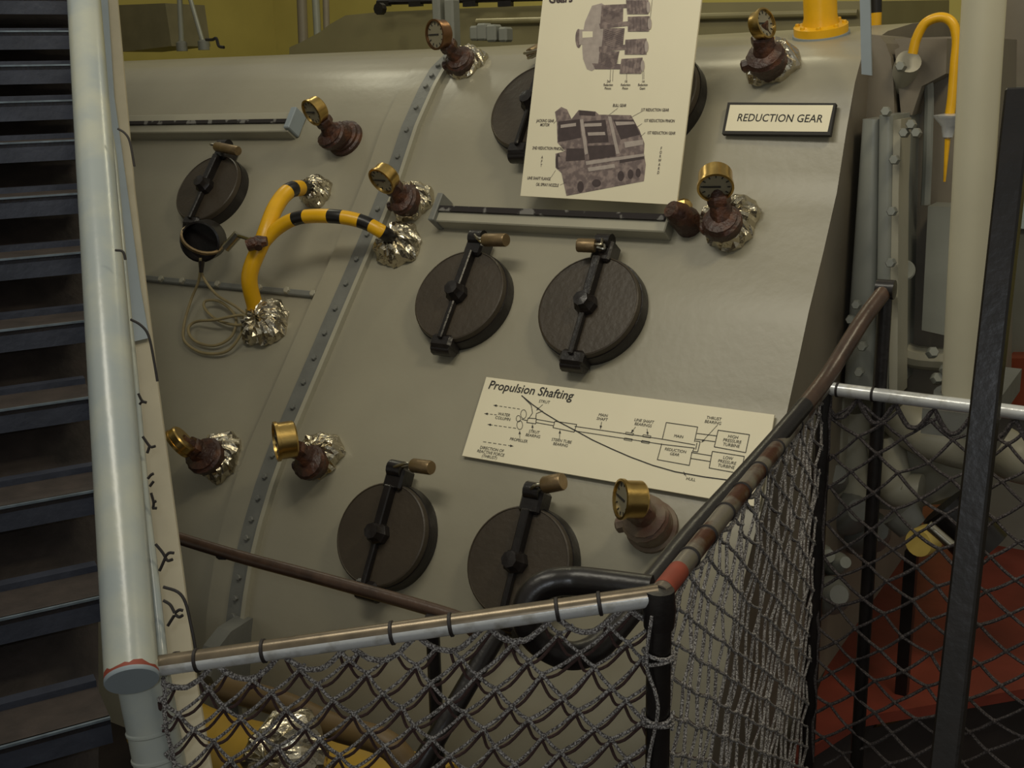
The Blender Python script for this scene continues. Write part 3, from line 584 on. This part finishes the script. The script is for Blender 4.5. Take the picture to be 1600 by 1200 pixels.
# yellow hook pipe with funnel
pp = curve([onY(x, y, 2.93) for x, y in ((1426, 84), (1432, 60), (1446, 36), (1470, 27), (1488, 36), (1495, 62), (1492, 100), (1488, 150), (1484, 178))], 6)
t = thing('hooked_pipe', pp[-1], 'yellow pipe bent like a cane beside the cream upright pipe', 'pipe')
m = MB(); m.tube(pp, .0115, 12); m.build('pipe_body', YEL, t)
P = onY(1483, 184, 2.93)
m = MB(); m.lathe(P, (0, 0, 1), [(.004, -.05), (.012, -.045), (.016, -.02), (.034, .0), (.036, .006), (.01, .01)], 24); m.build('funnel', SILV, t)
m = MB(); m.tube([P-Vector((0, 0, .04)), P-Vector((0, 0, .15))], [.007, .003], 8); m.build('drain_tip', YEL, t)
# ------------------------------------------------------------------ upright pipes in front, right
A_, B_ = onY(1541, -60, 2.55), onY(1501, 622, 2.72)
t = thing('upright_pipe', B_, 'thick cream painted upright pipe near the right edge', 'pipe')
m = MB(); m.tube([A_, B_], .0425, 24); m.build('pipe_body', WHITER, t)
m = MB(); m.lathe(B_, A_-B_, [(0, -.012), (.06, -.012), (.06, .012), (.044, .014)], 20); m.build('base_flange', PAINTD, t)
m = MB(); q = onY(1501, 632, 2.72); m.box(q+Vector((0, .17, -.03)), (.07, 0, 0), (0, .24, 0), (0, 0, .03)); m.build('bracket', PAINTD, t, smooth=False)
A_, B_ = at(1592, 165, 1.5), at(1481, 1160, 1.5); d = (B_-A_).normalized(); e = A_+d*((0-A_.z)/d.z); T_ = A_-d*.02
m = MB(); u, v = perp(d); m.box((T_+e)/2, u*.017, v*.017, (e-T_)/2, 0, .003)
tag(m.build('steel_post', DARK, loc=e, smooth=False), 'black leaning steel post crossing the net at the far right', 'post')
# things seen beyond, far right
RZ_ = .3
m = MB(); m.prism([onY(x, y, 4.05) for x, y in ((1565, -40), (1700, -40), (1700, 140), (1562, 137))], (0, .4, 0)); tag(m.build('machine_panel', PAINTE, smooth=False), 'grey machinery box in the upper right corner', 'machine')
m = MB(); a, b = onY(1563, 135, 4.0), onY(1700, 140, 4.0); m.prism([a, b, Vector((b.x, 4.0, RZ_)), Vector((a.x, 4.0, RZ_))], (0, .5, 0)); tag(m.build('equipment_cabinet', HOUSE, smooth=False), 'pale grey equipment cabinet behind the black post', 'cabinet')
m = MB(); m.prism([onY(x, y, 3.98) for x, y in ((1594, 235), (1660, 238), (1660, 360), (1590, 357))], (0, .02, 0)); tag(m.build('white_notice', mat('white_notice', (205, 222, 226), .5), smooth=False), 'white notice cut by the right edge of the view', 'notice')
m = MB(); m.prism([onY(x, y, 3.9) for x, y in ((1575, 560), (1700, 560), (1700, 640), (1570, 640))], (0, .1, 0)); tag(m.build('orange_box', mat('orange_paint', (140, 66, 40), .5), smooth=False), 'rust orange box on the front of the pale cabinet behind the black post', 'box')
# ------------------------------------------------------------------ low machinery seen through the right net
RZ = .30
def onD(px, py): return onZ(px, py, RZ)
t = [onD(x, y) for x, y in ((1330, 940), (1400, 840), (1440, 790), (1720, 770), (1720, 1056), (1440, 1104), (1345, 1120), (1235, 1190))]
m = MB(); m.prism(t, (0, 0, -.03)); c_ = sum(t, Vector())/len(t); m.prism([c_+(p-c_)*.9-Vector((0, 0, .03)) for p in t], (0, 0, -.27), 1); tag(m.build('red_plinth', [RED, FLOOR], smooth=False), 'red painted steel plinth on the deck behind the right net', 'plinth')
m = MB(); m.prism([onZ(x, y, .12) for x, y in ((1262, 1120), (1310, 1118), (1360, 1230), (1230, 1230))], (0, 0, -.12)); tag(m.build('red_step', RED, smooth=False), 'small red step below the plinth', 'step')
t = thing('pump', onY(1440, 840, 2.75), 'small pump with a yellow barrel on the red plinth', 'pump')
c_ = onY(1436, 848, 2.75); d_ = onY(1446, 846, 2.9)
m = MB(); m.lathe(c_, camv(.55, .1, -.5), [(0, -.005), (.034, -.005), (.036, 0), (.036, .05), (0, .05)], 20); m.build('barrel', mat('pump_yellow', (196, 170, 90), .4), t)
m = MB(); m.tube([onY(1450, 820, 2.7), onY(1487, 852, 2.7)], .012, 12); m.build('shaft', STEEL, t)
P = onY(1425, 860, 2.85); m = MB(); m.box(Vector((P.x, P.y, (P.z+RZ)/2)), (.015, 0, 0), (0, .015, 0), (0, 0, (P.z-RZ)/2)); m.build('pump_foot', DARK, t, smooth=False)
m = MB(); m.tube([onY(1405, 800, 2.85), onY(1425, 825, 2.85)], [.05, .04], 14); m.build('motor', PAINTD, t)
m = MB(); m.tube([onY(1475, 790, 3.0), onY(1540, 860, 3.0)], [.07, .07], 16); m.build('motor_housing', DARK, t)
t = thing('valve_cluster', onY(1330, 900, 3.0), 'cluster of grey valve bodies at the foot of the casing end', 'valve')
for x, y, r, y3 in ((1298, 745, .05, 2.9), (1330, 800, .06, 2.95), (1284, 870, .035, 2.8), (1310, 880, .03, 2.8), (1360, 830, .06, 3.0), (1300, 930, .05, 2.75)):
    m = MB(); P = onY(x, y, y3); m.lathe(P, camv(.1, .2, 1), [(0, -.1), (r, -.1), (r, .0), (r*.7, .03), (r*.5, .05), (0, .05)], 16); m.build('valve_body', HOUSE if r < .04 else PAINTD, t)
col('pedestal', [(1270, 640), (1320, 620), (1316, 700), (1290, 960), (1262, 1000)], 2.9, .3, PAINTL, t)
for pts, r, lab in ((((1400, 640), (1430, 670), (1480, 690), (1520, 700)), .06, 'pale grey pipe bend just under the far silver rail, left of the leaning black post'), (((1330, 640), (1332, 740), (1340, 800)), .05, 'grey upright pipe bend behind the net beside the black upright post'), (((1380, 680), (1400, 760), (1440, 770)), .05, 'grey pipe elbow above the pump'), (((1560, 700), (1600, 720), (1680, 720)), .06, 'grey pipe cut by the right edge, right of the leaning black post')):
    m = MB(); m.tube(curve([onY(x, y, 3.0) for x, y in pts], 5), r, 14); tag(m.build('pipe_bend', PAINTL), lab, 'pipe')
m = MB(); m.tube([onZ(1360, 1120, .25), onZ(1395, 1112, .25)], .03, 12); tag(m.build('brass_fitting', BRASS), 'dull brass fitting lying by the front edge of the red plinth', 'fitting')
# ------------------------------------------------------------------ low yellow pipe and pale trough, lower left behind the net
m = MB(); m.tube(curve([onY(x, y, 1.75) for x, y in ((240, 1120), (320, 1165), (430, 1195), (580, 1225), (700, 1260))], 6), .09, 20); tag(m.build('yellow_duct', mat('duct_yellow', (176, 142, 52), .45)), 'wide yellow duct low behind the front net', 'duct')
m = MB(); m.tube(curve([onY(x, y, 1.62) for x, y in ((350, 1075), (440, 1100), (520, 1135), (600, 1160), (640, 1200))], 6), .028, 14); tag(m.build('brown_pipe', mat('brown_pipe_paint', (100, 80, 48), .5)), 'brown pipe running along the yellow duct', 'pipe')
P = onY(455, 1185, 1.5); t = thing('foil_wrapped_valve', P, 'crinkled foil wrapped valve low behind the front net', 'valve'); foil(P, Vector((0, -1, .5)).normalized(), .09, .08, t, 31, 'foil_wrap')
# ------------------------------------------------------------------ stair at the left
st = thing('stair', at(120, 1200, 1.9), 'steep dark steel stair with open treads at the left edge', 'stair')
dl = (onZ(-60, 762+.19*200, onZ(150, 762, .9).z)-onZ(150, 762, .9)).normalized()
ys = [-70, -5, 48, 100, 155, 217, 300, 392, 499, 619, 762, 929, 1121, 1345]
for k in range(len(ys)):
    y = ys[k]; uu = (y-130)/1800.0
    a_ = 2.9; v = -uu*a_/(1+uu); z = a_+v
    R_ = at(172 if y > 700 else 150, y, z)
    L_ = R_+dl*1.5
    d = (L_-R_); bk = Vector((0, 0, 1)).cross(d).normalized()
    if bk.y < 0: bk = -bk
    if (bk.dot(ray(100, 500))) < 0: bk = -bk
    m = MB(); h = .046
    m.hexa(R_, L_, L_+bk*.135, R_+bk*.135, (0, 0, -.012), 1)
    m.hexa(R_, L_, L_+bk*.008, R_+bk*.008, (0, 0, -h), 0)
    m.hexa(R_+bk*.115+Vector((0, 0, .012)), L_+bk*.115+Vector((0, 0, .012)), L_+bk*.14+Vector((0, 0, .012)), R_+bk*.14+Vector((0, 0, .012)), (0, 0, -h), 0)
    m.hexa(R_-bk*.002+Vector((0, 0, .001)), L_-bk*.002+Vector((0, 0, .001)), L_+bk*.003+Vector((0, 0, .001)), R_+bk*.003+Vector((0, 0, .001)), (0, 0, -.004), 2)
    m.build('tread', [TREAD, TREADB, NOSE], st, smooth=False)
rows_ = []
for y in (-150, 100, 392, 762, 1345):
    uu = (y-130)/1800.0; z = 2.9/(1+uu); R_ = at(150, y, z); 
    rows_.append(R_)
dl = (onZ(-60, 762+.19*200, onZ(150, 762, .9).z)-onZ(150, 762, .9)).normalized()
bk = Vector((0, 0, 1)).cross(dl).normalized()
if bk.dot(ray(100, 500)) < 0: bk = -bk
o_ = bk*.17-Vector((0, 0, .04)); a_, b_ = rows_[0]+o_, rows_[-1]+o_
m = MB(); m.hexa(a_-dl*.03, a_+dl*1.6, b_+dl*1.6, b_-dl*.03, bk*.01); m.build('back_plate', TREADB, st, smooth=False)
# stringer: beige flange and blue-grey web
def strip(L, R, name, mt, par, th=.008):
    m = MB(); rows = []
    for (a, b) in zip(L, R):
        n_ = camv(0, 0, -1)*th; rows.append([a, b, b+n_, a+n_, a])
    m.grid(rows); m.add(rows[0][:4], [(0, 1, 2, 3)]); m.add(rows[-1][:4], [(0, 1, 2, 3)]); return m.build(name, mt, par, smooth=False)
def sz(y): uu = (y-130)/1800.0; return 2.72/(1+uu)
strip([at(x, y, sz(y)) for x, y in ((150, -60), (160, 300), (200, 600), (240, 900), (262, 1060), (300, 1260))], [at(x, y, sz(y)) for x, y in ((178, -60), (210, 300), (246, 600), (286, 900), (306, 1060), (340, 1260))], 'stringer_flange', BEIGE, st)
strip([at(x, y, sz(y)-.012) for x, y in ((150, -60), (162, 150), (180, 300), (196, 450), (208, 534))], [at(x, y, sz(y)-.012) for x, y in ((164, -60), (178, 150), (199, 300), (219, 450), (233, 528))], 'stringer_web', BLUEW, st, .004)
# big handrail pipe with capped end, its vertical leg, and the thin conduit
A_, B_ = at(127, -60, 2.62), at(206, 1062, 1.53); ext = A_+(A_-B_)*.15
t = thing('handrail_pipe', at(255, 1250, 1.6), 'thick white stair handrail pipe with a capped lower end', 'handrail')
m = MB(); m.tube([ext, A_, B_], .0352, 40); m.build('rail_pipe', WHITEP, t)
d = (B_-A_).normalized(); m = MB(); m.lathe(B_-d*.003, d, [(.0357, 0), (.0357, .004), (.0345, .006), (0, .006)], 40); m.build('end_cap', BLUEW, t)
u, v = perp(d); m = MB(); rnd = random.Random(4); rows = [[], []]
for k in range(28):
    a = -2.6+k*.1; 
for k in range(41):
    a = k/40*2*math.pi; q = u*math.cos(a)+v*math.sin(a); up_f = q.dot(camv(0, 1, .25)) > .15
    hgt = (.004+rnd.uniform(0, .006)) if up_f else .0006
    rows[0].append(B_-d*.002+q*.0357); rows[1].append(B_-d*(.002+hgt)+q*.0356)
m.grid(rows); tag(m.build('bare_edge', REDL, t), 'chipped red lead edge of the capped end')
C1, C2 = at(218, 1040, 1.605), at(262, 1260, 1.63); d2 = (C2-C1).normalized(); ft = C2+Vector((0, 0, -(C2.z)))
ft = C1+d2*((0.0-C1.z)/d2.z)
m = MB(); m.tube([C1-d2*.0, C2, ft], .0345, 36); m.build('post_leg', WHITEP, t)
for y, x in ((1146, 236), (1190, 246)):
    q = at(x, y-8, 1.612); m = MB(); m.lathe(C1+d2*(q-C1).dot(d2), d2, [(.0345, -.002), (.0362, 0), (.0362, .003), (.0345, .005)], 36); m.build('weld_ring', WHITEP, t)
cp = [at(x, y, z) for x, y, z in ((160, 160, 2.42), (174, 232, 2.33), (181, 300, 2.24), (190, 400, 2.12), (199, 500, 2.02), (209, 600, 1.92), (218, 700, 1.83), (227, 800, 1.75), (239, 900, 1.68), (254, 1040, 1.6))]
ce = at(290, 1240, 1.7)
vpipe('conduit', curve(cp+[at(258, 1060, 1.64), ce]), .0085, WHITEP, 'thin cream conduit running along the thick white handrail pipe', 'conduit', 12)
def wire(pts, z, label, r=.0022, nm='wire_tie', group='twisted wire ties along the stringer'):
    m = MB()
    for p in pts: m.tube(curve([at(x, y, z) for x, y in p], 4), r, 6)
    return tag(m.build(nm, WIRE), label, 'wire', group)
wire([[(223, 682), (232, 695), (236, 699)], [(236, 699), (243, 697)], [(234, 697), (230, 708)]], 1.8, 'twisted black wire tie on the stringer, highest of the row beside the edge-on gauge')
wire([[(216, 615), (222, 626), (229, 629)], [(229, 629), (222, 628), (218, 632)]], 1.85, 'tiny black wire tie high on the stringer, above the edge-on gauge')
wire([[(231, 748), (236, 742), (240, 740)], [(234, 760), (240, 752)], [(236, 770), (240, 785), (239, 794)], [(239, 785), (244, 783)], [(238, 794), (245, 794)]], 1.74, 'curled black wire tie on the stringer just below the edge-on gauge')
wire([[(243, 850), (253, 862), (258, 870)], [(258, 870), (264, 864), (272, 864)], [(258, 870), (262, 876), (270, 874)], [(258, 872), (252, 886), (249, 892)]], 1.68, 'black wire tie on the stringer level with the long black rail end')
wire([[(255, 938), (266, 945), (273, 958)], [(273, 958), (280, 953), (286, 954)], [(273, 960), (280, 964), (286, 961)], [(272, 962), (262, 978)]], 1.62, 'black wire tie on the stringer, just above the silver rail')
wire([[(266, 1028), (272, 1021), (281, 1020)], [(268, 1026), (278, 1026)]], 1.58, 'lowest black wire tie, curled beside the end of the silver rail')
wire([[(180, 391), (190, 392), (194, 397), (196, 406)]], 1.95, 'short black wire looped round the conduit near the middle of the stair', nm='loose_wire', group=None)
wire([[(204, 499), (220, 508), (232, 524), (240, 560), (246, 596)]], 1.95, 'thin black wire arching over the end of the blue-grey strip', nm='loose_wire', group=None)
wire([[(255, 917), (278, 925), (290, 942), (298, 975), (304, 1006), (306, 1026)]], 1.6, 'thin black wire arching down to the left end of the silver rail', nm='loose_wire', group=None)
wire([[(184, 201), (195, 208), (203, 222), (210, 260)]], 2.2, 'thin black wire high on the stringer near the left ledge', nm='loose_wire', group=None)
# ------------------------------------------------------------------ rails
RH = onZ(1030, 928, 0).z; CN = at(1030, 930, 1.5); rz = CN.z
LE = onZ(250, 1040, rz); LE = at(250, 1040, 1.56)
R1 = onZ(1288, 606, rz); R2 = onZ(1760, 666, rz)
gr = thing('guard_rail', Vector((CN.x, CN.y, 0)), 'guard rail of silver painted pipe turning a corner in front of the casing', 'guard rail')
m = MB(); m.tube([LE, CN], .0142, 32); o = m.build('front_rail', [SILV, mat('brown_rail_top', (120, 108, 90), .3, .6, .25, 30)], gr)
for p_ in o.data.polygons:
    if len(p_.vertices) == 4 and p_.normal.dot((Vector((0, 0, 1))-ray(640, 990)*.35).normalized()) > .62: p_.material_index = 1  # upper faces turned to the camera take the browner material
m = MB(); m.tube([CN, R1], .0142, 20); tag(m.build('side_rail', WORN, gr), 'worn brown and silver side rail')
m = MB(); m.tube([R1+(R2-R1)*.01, R2], .0142, 20); m.build('far_rail', SILV, gr)
m = MB(); m.tube([CN+Vector((0, 0, .006)), Vector((CN.x, CN.y, 0))], .0165, 18); m.build('corner_post', DARK, gr)
m = MB(); m.tube([R1+Vector((0, 0, .01)), Vector((R1.x, R1.y, 0))], .018, 18); m.build('far_corner_post', DARK, gr)
m = MB(); m.lathe(CN-Vector((0, 0, .02)), (0, 0, 1), [(.0, -.025), (.02, -.025), (.022, 0), (.02, .028), (0, .032)], 16); m.build('corner_joint', DARK, gr)
m = MB(); m.tube([CN.lerp(R1, .015), CN.lerp(R1, .075)], .0146, 20); tag(m.build('rust_patch', REDL, gr), 'bare rust orange end of the side rail')
def ring_on(p, d, r, par): m = MB(); m.lathe(p, d, [(r, -.0028), (r+.0022, -.0018), (r+.0022, .0018), (r, .0028)], 20); return m.build('wire_wrap', WIRE, par)
dR = (CN-LE)
for px in (308, 412, 613, 705, 871, 938):
    best = min((abs((CAM and ((M.transposed() @ (LE+dR*s-CAM)).x/-(M.transposed() @ (LE+dR*s-CAM)).z*F+800)-px)), s) for s in [i/400 for i in range(401)])[1]
    ring_on(LE+dR*best, dR, .0142, gr)
for s in (.12, .2, .29, .38, .48, .6, .74): ring_on(CN.lerp(R1, s), R1-CN, .0142, gr)
ring_on(R1.lerp(R2, .18), R2-R1, .0142, gr); ring_on(R1.lerp(R2, .05), R2-R1, .0142, gr)
# long black rail along the casing and its posts
a, b = at(262, 836, 2.55), at(706, 962, 2.2)
t = thing('black_rail', Vector((b.x, b.y, 0)), 'long dark brown rail running along the casing at lower left, behind the silver rail', 'rail')
m = MB(); m.tube(curve([a, a.lerp(b, .3)+Vector((0, 0, -.003)), a.lerp(b, .6), b, at(740, 985, 2.15)]), .0135, 14); m.build('rail_pipe', BROWNR, t)
m = MB(); q = at(675, 962, 2.2); d = (at(680, 1180, 2.2)-q); m.tube([q, Vector((q.x, q.y, 0))], .0135, 14); m.build('post', DARK, t)
m = MB(); m.tube([at(352, 868, 2.48)+Vector((0, 0, .004)), at(352, 868, 2.48)-Vector((0, 0, .002))], .02, 8); m.build('clamp', DARK, t)
m = MB(); m.tube([at(780, 985, 2.0), at(640, 1225, 1.9)], .018, 12); m.build('brace', DARK, t)
# sloping handrail with hairpin loop
pts = [at(1384, 452, 2.35), at(1345, 505, 2.3), at(1290, 592, 2.24), at(1235, 660, 2.14), at(1165, 742, 2.02), at(1080, 838, 1.88), at(1005, 930, 1.74), at(945, 1000, 1.66), at(912, 1022, 1.63), at(878, 1022, 1.62), at(840, 1000, 1.61), at(822, 968, 1.6), at(830, 932, 1.6), at(858, 912, 1.6), at(900, 908, 1.6), at(950, 913, 1.58), at(1018, 922, 1.56)]
pl = curve(pts, 10)
t = thing('sloping_handrail', Vector((pts[0].x, pts[0].y, 0)), 'black sloping handrail ending in a hairpin loop in front of the lowest covers', 'handrail')
m = MB(); m.tube(pl, [.0165+.004*min(1, max(0, (k_-30)/20)) for k_ in range(len(pl))], 14, mfun=lambda i: 1 if i < 26 else 0); m.build('rail_pipe', [DARK, BROWNR], t)
m = MB(); m.tube([pts[0]+Vector((0, 0, .012)), Vector((pts[0].x, pts[0].y, 0))], .0145, 14); m.build('post', DARK, t)
m = MB(); m.lathe(pts[0], (1, 0, 0), [(0, -.02), (.02, -.018), (.02, .018), (0, .02)], 14); m.build('end_joint', DARK, t)
# ------------------------------------------------------------------ rope nets
def net(P0, P1, ref, u1, u2, depth, r, label, twin, amp=.004, seed=1, top=.02, sag=.0, rope=None):
    ex = (P1-P0); W_ = ex.length; ex.normalize(); N = ex.cross(Vector((0, 0, 1))).normalized()
    if N.dot(CAM-P0) < 0: N = -N
    def pl2(px, py): q = onP(px, py, P0, N)-P0; return Vector((q.dot(ex), q.z))
    o = pl2(*ref); a = pl2(ref[0]+u1[0], ref[1]+u1[1])-o; b = pl2(ref[0]+u2[0], ref[1]+u2[1])-o
    rnd = random.Random(seed); cache = {}
    def node(i, j):
        if (i, j) not in cache:
            q = o+a*i+b*j; cache[(i, j)] = (q.x+rnd.uniform(-amp, amp), q.y+rnd.uniform(-amp, amp), rnd.uniform(-.006, .006))
        return cache[(i, j)]
    def topz(s):                                          # scalloped top edge between ties
        return -top-sag*abs(math.sin(s/W_*math.pi*7.3+.6))
    def ok(q): return -.005 < q[0] < W_+.005 and -depth < q[1] < topz(q[0])+.012
    def w3(q, e=0): return P0+ex*q[0]+Vector((0, 0, 1))*q[1]+N*(q[2]+e)
    m = MB(); nseg = 0; edge = []
    for i in range(-120, 121):
        for j in range(-120, 121):
            p = node(i, j)
            if not (-.1 < p[0] < W_+.1 and -depth-.1 < p[1] < .1): continue
            for di, dj in ((1, 0), (0, 1)):
                q = node(i+di, j+dj)
                if not (ok(p) or ok(q)): continue
                p2, q2 = p, q
                # clip to the panel
                def clip(g, h):                              # g inside, h outside
                    lo, hi = 0, 1
                    for _ in range(12):
                        mm = (lo+hi)/2; c = tuple(g[k]+(h[k]-g[k])*mm for k in range(3))
                        if ok(c): lo = mm
                        else: hi = mm
                    return tuple(g[k]+(h[k]-g[k])*lo for k in range(3))
                if not ok(p): p2 = clip(q, p)
                elif not ok(q): q2 = clip(p, q)
                if (p2[0]-q2[0])**2+(p2[1]-q2[1])**2 < 1e-6: continue
                md = tuple((p2[k]+q2[k])/2 for k in range(3)); sgm = .0025
                c_ = w3(md, 0)+Vector((0, 0, -sgm))
                m.tube(curve([w3(p2), c_, w3(q2)], 3), r*rnd.uniform(.85, 1.1), 6, 0, caps=False)
                if twin: m.tube(curve([w3(p2, -.004)+twin, c_-N*.006+twin*1.6+Vector((0, 0, -.002)), w3(q2, -.004)+twin], 3), r*.85, 6, 1, caps=False)
            if ok(p): m.lathe(w3(p)-Vector((0, 0, r*1.6)), (0, 0, 1), [(0, 0), (r*1.5, r*.7), (r*1.8, r*1.6), (r*1.5, r*2.5), (0, r*3.2)], 6)
    # head rope hanging in scallops under the rail
    hp = []
    for k in range(81):
        s = W_*k/80; hp.append(w3((s, topz(s)+.008+rnd.uniform(-.001, .001), 0)))
    m.tube(hp, r*1.5, 6)
    # side cords lashed to the posts
    for s in (0.004, W_-.004): m.tube([w3((s+rnd.uniform(-.003, .003), -top-(depth-top)*k/24, rnd.uniform(0, .01))) for k in range(25)], r*1.2, 6)
    return tag(m.build('safety_net', [rope or ROPE, ROPED], loc=P0), label, 'net')
net(LE, CN, (900, 1080), (47, -34), (31, 29), 0.62, .0026, 'grey knotted rope net hung under the silver front rail', Vector((-.003, 0, -.010)), seed=3, top=.016, sag=.03)
net(CN+Vector((.004, .004, 0)), R1, (1110, 1040), (10.5, 6.5), (-7, 48), .95, .0027, 'rope net under the worn side rail, seen almost edge on as dense strands', Vector((0, .010, -.004)), seed=5, amp=.0035, top=.02, sag=.02)
net(R1+Vector((.01, 0, 0)), R2, (1400, 800), (42, -25), (35, 31), .9, .0036, 'rope net, darkened for dim light, under the far rail in front of the red plinth', None, seed=8, top=.02, sag=.05, amp=.007, rope=ROPEK)
# rope lashings on the corner post
m = MB(); rnd = random.Random(11)
for k in range(5):
    z = CN.z-.10-k*.095+rnd.uniform(-.01, .01); n_ = 14
    m.tube([Vector((CN.x+.0205*math.cos(a*.5), CN.y+.0205*math.sin(a*.5), z+.004*math.sin(a*.7+k)+.0009*a)) for a in range(n_+13)], .0028, 6)
m.tube(curve([CN+Vector((.0, -.022, -.02)), CN+Vector((-.006, -.024, -.09)), CN+Vector((.01, -.022, -.15)), CN+Vector((-.004, -.022, -.25)), CN+Vector((.008, -.022, -.36)), CN+Vector((0, -.022, -.5))], 6), .0024, 6)
tag(m.build('rope_lashing', ROPE), 'grey rope lashed round the black corner post under the rail joint', 'rope')
for o in bpy.data.objects:
    if '_o' in o: del o['_o']
